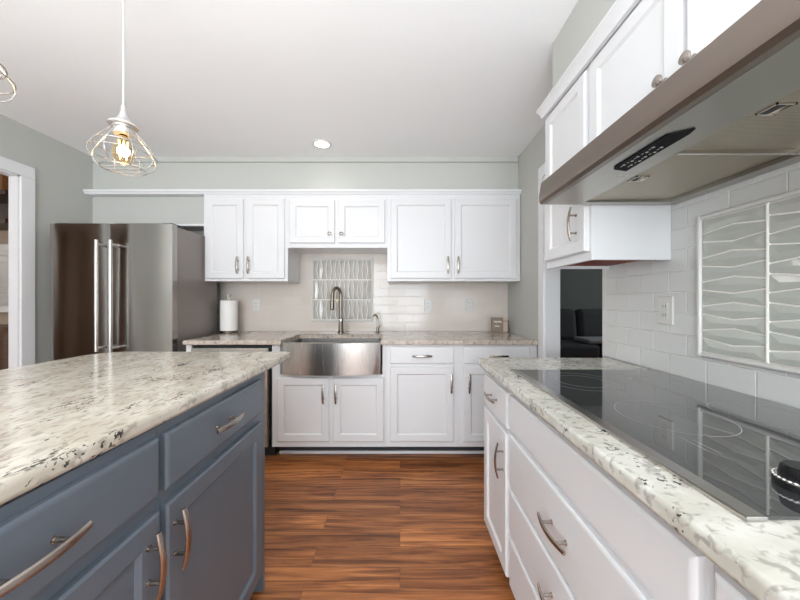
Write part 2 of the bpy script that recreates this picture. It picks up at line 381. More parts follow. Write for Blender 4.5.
# door casings
def casing(name, f, u0, u1, top, wd=.085, t=.018, depth=.085):
    c = BM()
    for a0, a1 in ((u0-wd, u0), (u1, u1+wd)):
        box(c, *sorted((f(a0, 0, 0)[0], f(a0, t, 0)[0])), a0, a1, 0, top, .004)
    box(c, *sorted((f(0, 0, 0)[0], f(0, t, 0)[0])), u0-wd, u1+wd, top, top+wd, .004)
    X = f(0, 0, 0)[0]; s = 1 if X < 0 else -1                       # jamb lining through the wall
    for a in ((u0, u0+.012), (u1-.012, u1)): box(c, *sorted((X+s*.004, X-s*depth)), a[0], a[1], 0, top)
    box(c, *sorted((X+s*.004, X-s*depth)), u0, u1, top-.012, top)
    return struct(name, c, M['trim'])
casing('door_1', F_left(-2.706), 1.50, 2.21, 2.10, depth=.060)
b = BM(); box(b, 1.022, 1.040, 2.225, 2.305, 0, 2.10, .004); box(b, 1.022, 1.040, 1.69, 2.305, 2.10, 2.185, .004)
box(b, 1.034, 1.140, 2.214, 2.226, 0, 2.10); box(b, 1.040, 1.215, 1.69, 2.226, 2.088, 2.0995); box(b, 1.104, 1.215, 1.6855, 1.694, 0, 2.088)
struct('door_2', b, M['trim'])
b = BM(); box(b, -2.70, -2.69, -3.0, 1.41, 0, .11, .003); struct('baseboard_left', b, M['trim'])

# ---------------------------------------------------------------- backsplashes and accent panels
b = BM(); prism(b, [(-1.74, .914), (1.04, .914), (1.04, 1.384), (-.105, 1.384), (-.105, 1.67), (-.965, 1.67), (-.965, 1.384), (-1.74, 1.384)], 3.010, 3.0195, f=lambda u, v, w_: (u, w_, v))
obj('tile_backsplash', b, M['tileB'], category='backsplash', label='glossy white subway tile backsplash on the back wall behind the steel sink')
b = BM(); prism(b, [(-1.1, .914), (1.685, .914), (1.685, 1.40), (1.30, 1.40), (1.30, 1.78), (-1.1, 1.78)], 1.096, 1.1045, f=lambda u, v, w_: (w_, u, v))
obj('tile_backsplash', b, M['tileR'], category='backsplash', label='glossy white subway tile backsplash on the right wall behind the black cooktop')
def accent(name, label, fr, u0, u1, v0, v1, ncol, ncell, m, loc):
    """u runs across the columns, v along the stacked bent tiles"""
    t = thing(name, label, 'accent panel', loc)
    g = BM(); loops(g, fr, u0, u1, v0, v1, [(0, 0), (0, .004)]); obj('grout_bed', g, M['grout'], t)
    c = BM(); P = (v1-v0)/ncell; W = (u1-u0)/ncol; am = P*.30; gp = .0024
    for j in range(ncol):
        a0 = u0+j*W; a1 = a0+W; am_u = (a0+a1)/2
        for k in range(ncell):
            s0 = 1 if (k+j) % 2 else -1; s1 = -s0
            e0 = v0+k*P+(am*.5*s0 if k else 0); m0 = v0+k*P-(am*.5*s0 if k else 0)
            e1 = v0+(k+1)*P+(am*.5*s1 if k < ncell-1 else 0); m1 = v0+(k+1)*P-(am*.5*s1 if k < ncell-1 else 0)
            pts = [(a0, e0), (am_u, m0), (a1, e0), (a1, e1), (am_u, m1), (a0, e1)]
            cu, cv = am_u, (e0+e1+m0+m1)/4
            def ins(d):
                o = []
                for i, (x, y) in enumerate(pts):
                    x2 = x+(d if x < cu-.01 else -d if x > cu+.01 else 0); y2 = y+(d if i in (0, 1, 2) else -d); o.append((x2, y2))
                return o
            lo = [c.verts.new(fr(x, .004, y)) for x, y in ins(gp)]
            hi = [c.verts.new(fr(x, .0085, y)) for x, y in ins(gp+.0012)]
            rl = [c.verts.new(fr(a0+W*.16, .0125, (e0+e1)/2)), c.verts.new(fr(cu, .0145, (m0+m1)/2)), c.verts.new(fr(a1-W*.16, .0125, (e0+e1)/2))]
            for i in range(6): c.faces.new((lo[i], lo[(i+1) % 6], hi[(i+1) % 6], hi[i]))
            c.faces.new((hi[0], hi[1], rl[1], rl[0])); c.faces.new((hi[1], hi[2], rl[2], rl[1])); c.faces.new((hi[2], hi[3], rl[2]))
            c.faces.new((hi[3], hi[4], rl[1], rl[2])); c.faces.new((hi[4], hi[5], rl[0], rl[1])); c.faces.new((hi[5], hi[0], rl[0]))
    obj('bent_tiles', c, m, t, ang=4)
    d = BM(); fw = .017
    for (A0, A1, B0, B1) in ((u0-fw, u0, v0-fw, v1+fw), (u1, u1+fw, v0-fw, v1+fw), (u0, u1, v0-fw, v0), (u0, u1, v1, v1+fw)):
        loops(d, fr, A0, A1, B0, B1, [(0, 0), (0, .010), (.004, .016), (.007, .017)])
    obj('frame', d, M['plate'], t, label='white pencil tile border')
    d = BM()
    for j in range(1, ncol): loops(d, fr, u0+j*W-.0035, u0+j*W+.0035, v0, v1, [(0, .003), (0, .011), (.002, .0125)])
    obj('divider', d, M['grout'], t)
    return t
accent('accent_panel', 'framed panel of grey-green faceted tiles on the wall above the cooktop', lambda u, w_, v: (1.096-w_, u, v), .520, 1.120, 1.028, 1.502, 3, 11, M['accent'], (1.08, .81, 1.011))
accent('accent_panel', 'framed panel of pearly wavy tiles on the wall behind the sink faucet', lambda u, w_, v: (v, 3.010-w_, u), 1.028, 1.60, -.840, -.276, 3, 13, M['accent_b'], (-.56, 3.01, 1.011))

# ---------------------------------------------------------------- cabinets
def cabinet(name, label, cat, f, loc, u0, u1, v0, v1, depth, m, fronts, group=None, toe=None, bodybm=None):
    t = thing(name, label, cat, loc, group)
    if bodybm is None:
        bodybm = BM(); bodybm = loops(bodybm, f, u0, u1, v0, v1, [(0, -depth), (0, -.0015), (.001, 0)])
    obj('body', bodybm, m, t)
    if toe:
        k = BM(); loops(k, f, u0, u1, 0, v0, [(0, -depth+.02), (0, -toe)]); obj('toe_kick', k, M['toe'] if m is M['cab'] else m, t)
    for fr in fronts:
        kind, a0, a1, b0, b1 = fr[:5]; pl = fr[5] if len(fr) > 5 else None
        fb = door_front(f, a0, a1, b0, b1) if kind == 'door' else slab_front(f, a0, a1, b0, b1)
        part = obj(kind if kind != 'panel' else 'false_drawer_front', fb, m, t)
        if pl:
            if pl[0] == 'knob': obj('knob', knob_bm(f, pl[1], pl[2]), M['nickel'], part_root(part, t))
            else: obj('pull', pull(f, pl[1], pl[2], pl[0] == 'v'), M['nickel'], part_root(part, t), label='satin nickel arched bar pull')
    return t
def part_root(part, t):
    ORG[part.name] = ORG[t.name]; return part

# island
fi = F_left(-.571)
isl = cabinet('island_cabinet', 'slate blue island cabinet with one door, at the end towards the refrigerator', 'cabinet', fi, (-.9, 1.0, 0), .729, 1.312, .085, .918, .63, M['blue'],
        [('drawer', .740, 1.25, .762, .897, ('h', .975, .832)), ('door', .740, 1.25, .112, .728, ('v', .762, .632))], toe=.07)
b = BM(); box(b, -1.2, -.5705, 1.296, 1.3125, 0, .918, .001); obj('end_panel', b, M['blue'], isl)
cabinet('island_cabinet', 'slate blue island cabinet nearest the viewer, under the left foreground countertop', 'cabinet', fi, (-.9, .46, 0), -.5, .7285, .085, .918, .63, M['blue'],
        [('drawer', .205, .718, .762, .897, ('h', .459, .832)), ('door', .205, .718, .112, .728, ('v', .682, .632)), ('drawer', -.40, .195, .762, .897, ('h', -.1, .832)), ('door', -.40, .195, .112, .728, ('v', -.37, .632))], toe=.07)
def rounded(pts, rad, n=6):
    out = []; N = len(pts)
    for i, p in enumerate(pts):
        p = Vector(p); a = (Vector(pts[i-1])-p).normalized(); c = (Vector(pts[(i+1) % N])-p).normalized(); r = rad[i]
        if r == 0: out.append(tuple(p)); continue
        A = p+a*r; B = p+c*r
        for k in range(n+1):
            s = k/n; out.append(tuple((1-s)**2*A+2*s*(1-s)*p+s*s*B))
    return out
b = BM(); prism(b, rounded([(-.572, -.6), (-.544, 1.56), (-1.48, 1.56), (-1.48, -.6)], [0, .012, .10, 0]), .925, .956, .011, 4)
obj('island_countertop', b, M['granite'], category='countertop', label='cream speckled granite slab on top of the slate blue island')

# right run
fr_ = F_right(.45)
cabinet('base_cabinet', 'narrow white base cabinet with drawer and door, at the far end of the cooktop counter', 'cabinet', fr_, (.77, 1.43, 0), 1.250, 1.612, .072, .878, .625, M['cab'],
        [('drawer', 1.268, 1.600, .690, .836, ('h', 1.425, .769)), ('door', 1.268, 1.600, .085, .669, ('v', 1.300, .545))], toe=.07)
cabinet('drawer_cabinet', 'white drawer cabinet beneath the black cooktop', 'cabinet', fr_, (.77, .84, 0), .445, 1.2495, .072, .878, .625, M['cab'],
        [('panel', .457, 1.235, .704, .838), ('drawer', .457, 1.235, .481, .684, ('h', .845, .585)), ('drawer', .457, 1.235, .289, .466, ('h', .845, .378)), ('drawer', .457, 1.235, .085, .274, ('h', .845, .18))], toe=.07)
cabinet('base_cabinet', 'white base cabinet in the right foreground corner, just cut by the frame', 'cabinet', fr_, (.77, .0, 0), -.6, .4445, .072, .878, .625, M['cab'],
        [('drawer', -.2, .432, .704, .838, ('h', .12, .769)), ('door', -.2, .432, .085, .684, ('v', .40, .57))], toe=.07)
b = BM(); prism(b, rounded([(.386, -.6), (.405, 1.628), (1.095, 1.628), (1.095, -.6)], [0, .012, 0, 0]), .880, .914, .010, 4)
obj('cooktop_countertop', b, M['granite_w'], category='countertop', label='pale speckled granite counter along the right wall around the cooktop')

# back run
fb_ = F_back(2.35)
b = BM(); box(b, -1.618, -1.575, 2.352, 3.005, .0, .879, .002)
obj('end_panel', b, M['cab'], category='panel', label='narrow white end panel between refrigerator and dishwasher')
t = thing('dishwasher', 'stainless dishwasher under the back counter, left of the sink', 'dishwasher', (-1.27, 2.65, 0))
b = BM(); box(b, -1.566, -.976, 2.36, 2.98, .09, .868); box(b, -1.566, -.976, 2.43, 2.98, 0.0, .09); obj('body', b, M['blackm'], t)
b = BM(); box(b, -1.560, -.985, 2.318, 2.36, .115, .856, .006); obj('door', b, M['steel_v'], t)
b = BM(); tube(b, [(-1.52, 2.318, .79), (-1.52, 2.285, .79), (-1.03, 2.285, .79), (-1.03, 2.318, .79)], .009, 10); obj('handle', b, M['chrome'], t)
# sink base: open-topped body
b = BM(); box(b, -.966, -.905, 2.35, 3.0, .106, .879); box(b, -.132, -.112, 2.35, 3.0, .106, .879); box(b, -.905, -.132, 2.35, 2.37, .106, .652)
box(b, -.905, -.132, 2.98, 3.0, .106, .879); box(b, -.905, -.132, 2.37, 2.98, .106, .13)
t = cabinet('sink_cabinet', 'white double-door cabinet beneath the steel farmhouse sink', 'cabinet', fb_, (-.54, 2.68, 0), -.966, -.112, .106, .879, .65, M['cab'],
        [('door', -.925, -.533, .151, .631, ('v', -.572, .515)), ('door', -.503, -.122, .151, .631, ('v', -.478, .515))], toe=.125, bodybm=b)
cabinet('base_cabinet', 'white base cabinet with drawer over door, immediately right of the sink', 'cabinet', fb_, (.16, 2.68, 0), -.111, .4395, .106, .879, .65, M['cab'],
        [('drawer', -.075, .405, .736, .863, ('h', .165, .797)), ('door', -.075, .405, .151, .713, ('v', .382, .595))], toe=.125)
cabinet('base_cabinet', 'white base cabinet at the right end of the back counter, below the wooden sign', 'cabinet', fb_, (.74, 2.68, 0), .440, 1.036, .106, .879, .65, M['cab'],
        [('drawer', .478, .975, .736, .863, ('h', .735, .797)), ('door', .478, .975, .151, .713, ('v', .515, .595))], toe=.125)
b = BM(); box(b, -.955, 1.036, 2.455, 2.474, 0, .022, .004); struct('baseboard_back', b, M['trim'])
b = BM(); prism(b, [(-1.614, 2.31), (-.885, 2.31), (-.885, 2.735), (-.145, 2.735), (-.145, 2.31), (1.036, 2.31), (1.036, 3.009), (-1.614, 3.009)], .880, .914, .007, 3)
obj('back_countertop', b, M['granite_b'], category='countertop', label='speckled beige granite counter along the back wall around the sink')

# farmhouse sink
t = thing('farmhouse_sink', 'stainless farmhouse sink with bowed apron front', 'sink', (-.515, 2.5, .655))
b = BM(); n = 24; pts = []
for i in range(n+1):
    s = i/n; x = -.884+s*.738; pts.append((x, 2.322-.045*(1-(2*s-1)**2)))
pts += [(-.146, 2.345), (-.884, 2.345)]
prism(b, pts, .660, .896, .004, 2); obj('apron', b, M['steel_v'], t)
b = BM(); o_ = rounded([(-.882, 2.346), (-.148, 2.346), (-.148, 2.732), (-.882, 2.732)], [.02]*4, 4); i_ = rounded([(-.868, 2.360), (-.162, 2.360), (-.162, 2.718), (-.868, 2.718)], [.03]*4, 4)
R = []
for P_, z in ((o_, .67), (o_, .878), (i_, .878), (i_, .69)): R.append([b.verts.new((x, y, z)) for x, y in P_])
b.faces.new(R[0]); b.faces.new(R[3])
for A, B_ in zip(R, R[1:]):
    for k in range(len(A)): b.faces.new((A[k], A[(k+1) % len(A)], B_[(k+1) % len(A)], B_[k]))
obj('basin', b, M['steel'], t)
b = lathe(BM(), [(0, .6905), (.042, .6905), (.045, .693), (.04, .6945), (.03, .692), (0, .692)], -.515, 2.58, 24); obj('drain', b, M['chrome'], t)
# main faucet
t = thing('kitchen_faucet', 'tall gooseneck faucet in brushed nickel behind the sink', 'faucet', (-.54, 2.86, .914))
fx, fy = -.543, 2.86
b = lathe(BM(), [(0, .914), (.030, .914), (.030, .922), (.024, .928), (.021, 1.00), (.021, 1.035), (.015, 1.05), (0, 1.05)], fx, fy, 24); obj('base', b, M['bronze'], t)
b = BM(); pts = [(fx, fy, 1.03), (fx, fy, 1.25)]
for k in range(1, 13):
    a = PI*k/12; pts.append((fx-.033+.033*math.cos(a), fy-.028*(1-math.cos(a)), 1.25+.075*math.sin(a)))
pts.append((fx-.066, fy-.058, 1.22)); tube(b, pts, .0145, 14); obj('spout', b, M['bronze'], t)
b = BM(); tube(b, [(fx-.066, fy-.058, 1.235), (fx-.067, fy-.059, 1.20), (fx-.068, fy-.060, 1.135), (fx-.068, fy-.060, 1.125)], [.014, .017, .019, .015], 16); obj('spray_head', b, M['bronze'], t)
b = BM(); tube(b, [(fx, fy-.015, 1.025), (fx, fy-.050, 1.032), (fx+.002, fy-.052, 1.032)], [.013, .013, .005], 12)
tube(b, [(fx, fy-.045, 1.03), (fx+.004, fy-.055, .98), (fx+.006, fy-.058, .945)], [.006, .005, .006], 8); obj('lever', b, M['chrome'], t, label='bright lever handle')
# small faucet
t = thing('filter_faucet', 'small curved drinking water faucet at the right rear of the sink', 'faucet', (-.2, 2.84, .914))
gx, gy = -.205, 2.84
b = lathe(BM(), [(0, .914), (.022, .914), (.022, .919), (.012, .924), (.010, .965), (.006, .97), (0, .97)], gx, gy, 18); obj('base', b, M['bronze'], t)
b = BM(); pts = [(gx, gy, .965), (gx, gy, 1.045)]
for k in range(1, 11):
    a = PI*k/10; pts.append((gx-.02+.02*math.cos(a), gy-.012*(1-math.cos(a)), 1.045+.035*math.sin(a)))
pts.append((gx-.041, gy-.026, 1.02)); tube(b, pts, .0072, 10); obj('spout', b, M['bronze'], t)
b = BM(); tube(b, [(gx, gy, .955), (gx+.018, gy-.006, .972), (gx+.024, gy-.008, .985)], [.006, .005, .004], 8); tube(b, [(gx, gy, .95), (gx+.022, gy-.01, .93)], .004, 8); obj('lever', b, M['bronze'], t)

# wall cabinets, back
fu = F_back(2.68)
cabinet('wall_cabinet', 'tall white double-door wall cabinet beside the refrigerator', 'cabinet', fu, (-1.33, 2.84, 1.377), -1.690, -.966, 1.377, 2.125, .328, M['cab'],
        [('door', -1.665, -1.342, 1.400, 2.083, ('v', -1.385, 1.512)), ('door', -1.318, -.990, 1.400, 2.083, ('v', -1.292, 1.512))])
cabinet('wall_cabinet', 'short white double-door wall cabinet above the sink', 'cabinet', fu, (-.54, 2.84, 1.664), -.9655, -.1105, 1.664, 2.125, .328, M['cab'],
        [('door', -.948, -.560, 1.703, 2.073, ('knob', -.600, 1.780)), ('door', -.530, -.130, 1.703, 2.073, ('knob', -.500, 1.780))])
cabinet('wall_cabinet', 'tall white double-door wall cabinet above the right half of the back counter', 'cabinet', fu, (.46, 2.84, 1.377), -.110, 1.036, 1.377, 2.125, .328, M['cab'],
        [('door', -.080, .440, 1.400, 2.083, ('v', .408, 1.512)), ('door', .468, .998, 1.400, 2.083, ('v', .495, 1.512))])
# wall cabinets, right
fw_ = F_right(.774)
b = BM(); loops(b, fw_, 1.257, 1.640, 1.397, 2.20, [(0, -.321), (0, -.0015), (.001, 0)])
box(b, .774, .795, 1.257, 1.640, 1.378, 1.397); box(b, .795, 1.095, 1.257, 1.276, 1.378, 1.397); box(b, .795, 1.095, 1.626, 1.640, 1.378, 1.397)
t = cabinet('wall_cabinet', 'white wall cabinet at the far end of the hood, hanging over the dark doorway', 'cabinet', fw_, (.93, 1.46, 1.382), 1.257, 1.640, 1.384, 2.20, .30, M['cab'],
        [('door', 1.274, 1.622, 1.415, 2.155, ('v', 1.335, 1.54))], bodybm=b)
b = BM(); box(b, .796, 1.08, 1.277, 1.625, 1.392, 1.3975); obj('bottom_board', b, M['raw'], t, label='unpainted reddish underside board')
cabinet('wall_cabinet', 'white double-door wall cabinet mounted above the range hood', 'cabinet', fw_, (.93, .86, 1.77), .37, 1.2565, 1.735, 2.20, .32, M['cab'],
        [('door', .838, 1.245, 1.755, 2.155, ('knob', .886, 1.838)), ('door', .40, .822, 1.755, 2.155, ('knob', .800, 1.838))])
cabinet('wall_cabinet', 'white wall cabinet nearest the viewer on the right, beyond the hood', 'cabinet', fw_, (.93, 0, 1.384), -.6, .3695, 1.384, 2.20, .30, M['cab'],
        [('door', .0, .355, 1.415, 2.155)])

# ---------------------------------------------------------------- refrigerator
t = thing('refrigerator', 'dark stainless french-door refrigerator by the left wall', 'refrigerator', (-2.13, 2.6, 0))
b = BM(); box(b, -2.578, -1.680, 2.35, 2.86, .02, 1.765, .004); obj('body', b, M['fside'], t)
def bowdoor(x0, x1, z0, z1, yf=2.283, yb=2.345):
    d = BM(); pts = [(x0, yb)]; n = 10
    for i in range(n+1):
        s = i/n; pts.append((x0+(x1-x0)*s, yf+.010*(abs(2*s-1)**5)))
    pts.append((x1, yb)); return prism(d, pts, z0, z1, .003, 2)
for x0, x1, hx in ((-2.580, -2.134, -2.170), (-2.130, -1.678, -2.068)):
    d = obj('door', bowdoor(x0, x1, .72, 1.778), M['fridge'], t); ORG[d.name] = ORG[t.name]
    b = BM(); tube(b, [(hx, 2.222, .845), (hx, 2.222, 1.645)], .0105, 14)
    for z in (.87, 1.615): tube(b, [(hx, 2.222, z), (hx+(.0), 2.285, z)], .010, 12)
    obj('handle', b, M['handle'], d)
d = obj('freezer_drawer', bowdoor(-2.580, -1.678, .08, .710), M['fridge'], t); ORG[d.name] = ORG[t.name]
b = BM(); tube(b, [(-2.48, 2.222, .62), (-1.73, 2.222, .62)], .0105, 14)
for x in (-2.45, -1.76): tube(b, [(x, 2.222, .62), (x, 2.285, .62)], .010, 12)
obj('handle', b, M['handle'], d)
for x in (-2.52, -1.737):
    b = BM(); box(b, x-.04, x+.04, 2.32, 2.46, 1.766, 1.790, .006); obj('hinge_cover', b, M['blackm'], t)
b = BM(); box(b, -2.56, -1.69, 2.36, 2.40, 0, .079); obj('kick_grille', b, M['blackm'], t)

# ---------------------------------------------------------------- cooktop
t = thing('cooktop', 'black glass electric cooktop with steel front trim', 'cooktop', (.77, .87, .914))
b = BM(); prism(b, [(.4975, .424), (1.085, .424), (1.085, 1.320), (.4975, 1.320)], .9145, .9205, .0015, 2); obj('glass_top', b, M['glass'], t)
b = BM(); prism(b, [(.468, .420), (.497, .420), (.497, 1.322), (.468, 1.322)], .9145, .9225, .003, 2); obj('front_trim', b, M['steel'], t, label='brushed steel edge strip')
def ring(cx, cy, r, w_=.0009):
    k = BM(); N = 64
    for rr in (r,):
        A = [k.verts.new((cx+(rr-w_)*math.cos(2*PI*i/N), cy+(rr-w_)*math.sin(2*PI*i/N), .9208)) for i in range(N)]
        B_ = [k.verts.new((cx+(rr+w_)*math.cos(2*PI*i/N), cy+(rr+w_)*math.sin(2*PI*i/N), .9208)) for i in range(N)]
        for i in range(N): k.faces.new((A[i], A[(i+1) % N], B_[(i+1) % N], B_[i]))
    return k
for cx, cy, r in ((.69, .79, .120), (.66, 1.13, .085), (.66, 1.13, .125), (.93, 1.12, .08), (.93, .80, .10)):
    obj('burner_ring', ring(cx, cy, r), M['ring'], t)
b = BM()
for (x0, x1, y, dx) in ((.600, .600, .640, .0), (.615, .615, .625, 0)):
    prism(b, [(x0, y-.03), (x0+.001, y-.03), (x0+.001, y+.03), (x0, y+.03)], .9206, .9209)
obj('printed_marks', b, M['ring'], t)
k_ = obj('control_knob', lathe(BM(), [(0, .921), (.033, .921), (.033, .929), (.0325, .931), (0, .931)], .632, .487, 40), M['black'], t); ORG[k_.name] = ORG[t.name]
b = BM(); N = 30
for i in range(N):
    a = 2*PI*i/N; bmesh.ops.create_uvsphere(b, u_segments=8, v_segments=6, radius=.0027, matrix=Matrix.Translation((.632+.031*math.cos(a), .487+.031*math.sin(a), .9335)))
lathe(b, [(.027, .931), (.031, .931), (.031, .935), (.027, .935)], .632, .487, 40)
obj('knurled_ring', b, M['chrome'], k_, label='chrome beaded ring')
obj('grip', lathe(BM(), [(0, .931), (.027, .931), (.027, .938), (.024, .952), (.021, .954), (0, .954)], .632, .487, 32), M['black'], k_)

# ---------------------------------------------------------------- range hood
t = thing('range_hood', 'slim brushed steel under-cabinet range hood above the cooktop', 'range hood', (.85, .805, 1.593))
fy_ = lambda u, v, w_: (u, w_, v)
Y0, Y1 = .375, 1.235
b = BM(); prism(b, [(.575, 1.610), (.575, 1.68), (.65, 1.725), (1.093, 1.725), (1.093, 1.618), (.59, 1.618)], Y0+.004, Y1-.004, f=fy_)
obj('body', b, M['hoodu'], t)
b = BM(); prism(b, [(.558, 1.5935), (.551, 1.604), (.551, 1.628), (.559, 1.678), (.563, 1.682), (.5745, 1.682), (.5745, 1.5935)], Y0, Y1, .0015, 2, f=fy_)
obj('front_fascia', b, M['hood'], t, label='bowed brushed steel front rail')
b = BM(); box(b, .5755, .715, Y0, Y1, 1.5935, 1.617); box(b, 1.045, 1.093, Y0, Y1, 1.5935, 1.617)
box(b, .715, 1.045, Y0, Y0+.025, 1.5935, 1.617); box(b, .715, 1.045, Y1-.03, Y1, 1.5935, 1.617)
obj('underside_frame', b, M['hoodu'], t)
b = BM(); box(b, .716, 1.045, .800, .809, 1.592, 1.616); obj('filter_divider', b, M['chrome'], t)
for ya, yb, yc in ((Y0+.026, .7995, .625), (.8095, Y1-.031, .985)):
    b = BM(); prism(b, [(.718, 1.600), (.718, 1.608), (1.043, 1.614), (1.043, 1.606)], ya, yb, f=fy_); q = obj('grease_filter', b, M['filt'], t); ORG[q.name] = ORG[t.name]
    b = BM()
    for (x0, x1, y0, y1) in ((.735, .775, yc-.019, yc-.016), (.735, .775, yc+.016, yc+.019), (.735, .738, yc-.019, yc+.019), (.772, .775, yc-.019, yc+.019)): box(b, x0, x1, y0, y1, 1.597, 1.602)
    obj('latch_rim', b, M['chrome'], q)
    b = BM(); box(b, .738, .760, yc-.016, yc+.016, 1.5985, 1.602); obj('latch_slot', b, M['blackm'], q)
b = BM(); prism(b, [(.609, .710), (.650, .684), (.656, .705), (.660, .908), (.616, .896), (.607, .881)], 1.5905, 1.5932); q = obj('control_panel', b, M['touch'], t, label='glossy black touch control strip'); ORG[q.name] = ORG[t.name]
b = BM()
for i in range(5):
    yy = .765+i*.025
    for xx in (.623, .643):
        bmesh.ops.create_cone(b, segments=12, radius1=.0036, radius2=.0036, depth=.0006, cap_ends=True, matrix=Matrix.Translation((xx+(.004 if i % 2 else 0), yy, 1.5901)))
        box(b, xx-.001, xx+.001, yy+.007, yy+.013, 1.5898, 1.5904)
obj('button_icon', b, M['icon'], q)
b = BM()
for (x, y) in ((.687, .94), (.668, .95), (.684, .963)): box(b, x-.005, x+.005, y-.005, y+.005, 1.5927, 1.5934)
obj('printed_mark', b, M['icon'], t)

# ---------------------------------------------------------------- outlets
def outlet(label, f, u, v, two=False, loc=(0, 0, 0)):
    t = thing('wall_outlet', label, 'outlet', loc)
    b = BM(); loops(b, f, u-.036, u+.036, v-.058, v+.058, [(0, 0), (0, .003), (.003, .006), (.004, .006)]); p = obj('cover_plate', b, M['plate'], t)
    b = BM()
    loops(b, f, u-.017, u+.017, v-.034, v+.034, [(0, .005), (0, .008), (.001, .009)]); obj('socket_block', b, M['plate'], t)
    for s in (-1, 1):
        for d in (-.006, .006):
            b = BM(); loops(b, f, u+d-.0012, u+d+.0012, v+s*.018-.005, v+s*.018+.005, [(0, .0085), (0, .0093)]); obj('slot', b, M['blackm'], t)
    return t
fo = F_back(3.010); X_ = lambda p: (p-400)/103.
outlet('white outlet on the tiles between paper towels and sink', fo, X_(257), 1.166, loc=(X_(257), 3.01, 1.11))
outlet('white outlet on the back tiles, closest to the sink on its right', fo, X_(428), 1.166, loc=(X_(428), 3.01, 1.11))
outlet('white outlet on the back tiles above the small wooden sign', fo, X_(469), 1.170, loc=(X_(469), 3.01, 1.11))
outlet('white outlet on the right tiled wall beside the grey-green accent panel', F_right(1.096), 1.280, 1.172, loc=(1.096, 1.28, 1.11))

# ---------------------------------------------------------------- counter items
t = thing('paper_towel_holder', 'upright paper towel roll on a steel holder by the refrigerator', 'paper towel holder', (-1.572, 2.86, .914))
b = lathe(BM(), [(0, .914), (.074, .914), (.076, .918), (.076, .930), (.072, .934), (0, .934)], -1.572, 2.86, 32); obj('base', b, M['bronze'], t)
b = lathe(BM(), [(.02, .936), (.070, .936), (.073, .941), (.073, 1.205), (.070, 1.210), (.02, 1.210), (.02, .936)], -1.572, 2.86, 40); obj('paper_roll', b, M['paper'], t)
b = BM(); tube(b, [(-1.580, 2.86, .932), (-1.580, 2.86, 1.235), (-1.590, 2.86, 1.262)], [.004, .004, .006], 8); tube(b, [(-1.564, 2.86, .932), (-1.564, 2.86, 1.235), (-1.555, 2.86, 1.262)], [.004, .004, .006], 8); obj('rod', b, M['bronze'], t)
t = thing('wooden_sign', 'small square brown block sign with white lettering in the back corner', 'sign', (.9, 2.86, .914))
b = BM(); box(b, .845, .950, 2.86, 2.885, .915, 1.052, .003); obj('board', b, M['kraft'], t)
b = BM()
def squig(x0, x1, z, amp, n):
    pts = [(x0+(x1-x0)*i/(n*6), 2.8585, z+amp*math.sin(i*PI/3)*(1 if (i//6) % 2 else .7)) for i in range(n*6+1)]
    tube(b, pts, .0024, 6)
squig(.862, .935, 1.015, .009, 5); squig(.870, .915, .975, .008, 3)
obj('lettering', b, M['letter'], t)
t = thing('wooden_block', 'pale wood block bound with dark twine beside the brown sign', 'decoration', (.98, 2.9, .914))
b = BM(); box(b, .952, .996, 2.875, 2.915, .915, 1.045, .003); obj('block', b, M['kraftl'], t)
b = BM(); tube(b, [(.998, 2.872, 1.03), (1.004, 2.868, 1.0), (1.000, 2.868, .97), (1.012, 2.866, .95), (1.004, 2.866, .925), (.99, 2.868, .918)], .004, 8); tube(b, [(.953, 2.872, 1.02), (.998, 2.872, 1.02), (.998, 2.916, 1.02), (.953, 2.916, 1.02)], .0025, 6, closed=True); obj('twine', b, M['twine'], t)

# ---------------------------------------------------------------- pendants and ceiling lights
def pendant(label, x, y, z):
    t = thing('pendant_light', label, 'pendant light', (x, y, z), group='wire cage pendants over the island')
    b = lathe(BM(), [(0, CEIL-.03), (.045, CEIL-.028), (.06, CEIL-.015), (.062, CEIL-.001), (0, CEIL-.001)], x, y, 28); obj('canopy', b, M['cup'], t)
    b = BM(); tube(b, [(x, y, z+.155), (x+.001, y, z+.3), (x, y, CEIL-.02)], .0036, 8); obj('cord', b, M['cord'], t)
    b = lathe(BM(), [(0, z+.175), (.006, z+.175), (.008, z+.155), (.013, z+.135), (.026, z+.115), (.043, z+.107), (.044, z+.101), (.030, z+.099), (.029, z+.074), (.026, z+.070), (0, z+.070)], x, y, 28); obj('socket_cap', b, M['cup'], t)
    b = BM(); prof = [(.032, .092), (.048, .070), (.074, .038), (.094, .006), (.097, -.012), (.088, -.034), (.064, -.054)]
    for k in range(8):
        a = 2*PI*k/8+.2; tube(b, [(x+r*math.cos(a), y+r*math.sin(a), z+h) for r, h in prof], .0016, 6)
    for r, h in ((.032, .092), (.0965, -.003), (.064, -.054), (.083, .026)):
        tube(b, [(x+r*math.cos(2*PI*i/40), y+r*math.sin(2*PI*i/40), z+h) for i in range(40)], .0016, 6, closed=True)
    for d in (-.03, 0, .03):
        l = math.sqrt(.064**2-d*d); tube(b, [(x-l, y+d, z-.054), (x+l, y+d, z-.054)], .0018, 6)
    obj('wire_cage', b, M['cage'], t)
    b = lathe(BM(), [(.012, z+.069), (.014, z+.055), (.027, z+.030), (.031, z+.005), (.028, z-.020), (.016, z-.033), (0, z-.036)], x, y, 24); bu = obj('bulb', b, M['bulb'], t, label='clear amber bulb'); ORG[bu.name] = ORG[t.name]
    b = BM()
    pts = []
    for k in range(9):
        a = 2*PI*k/8; pts.append((x+.011*math.cos(a), y+.011*math.sin(a), z+(.045 if k % 2 else -.015)))
    tube(b, pts, .0020, 6); obj('filament', b, M['filament'], bu)
    l = bpy.data.lights.new('bulb_light', 'POINT'); l.energy = 1.2; l.color = (1, .72, .4); l.shadow_soft_size = .02
    lo = bpy.data.objects.new('bulb_light', l); COL.objects.link(lo); lo.location = (x, y, z+.01)
    return t
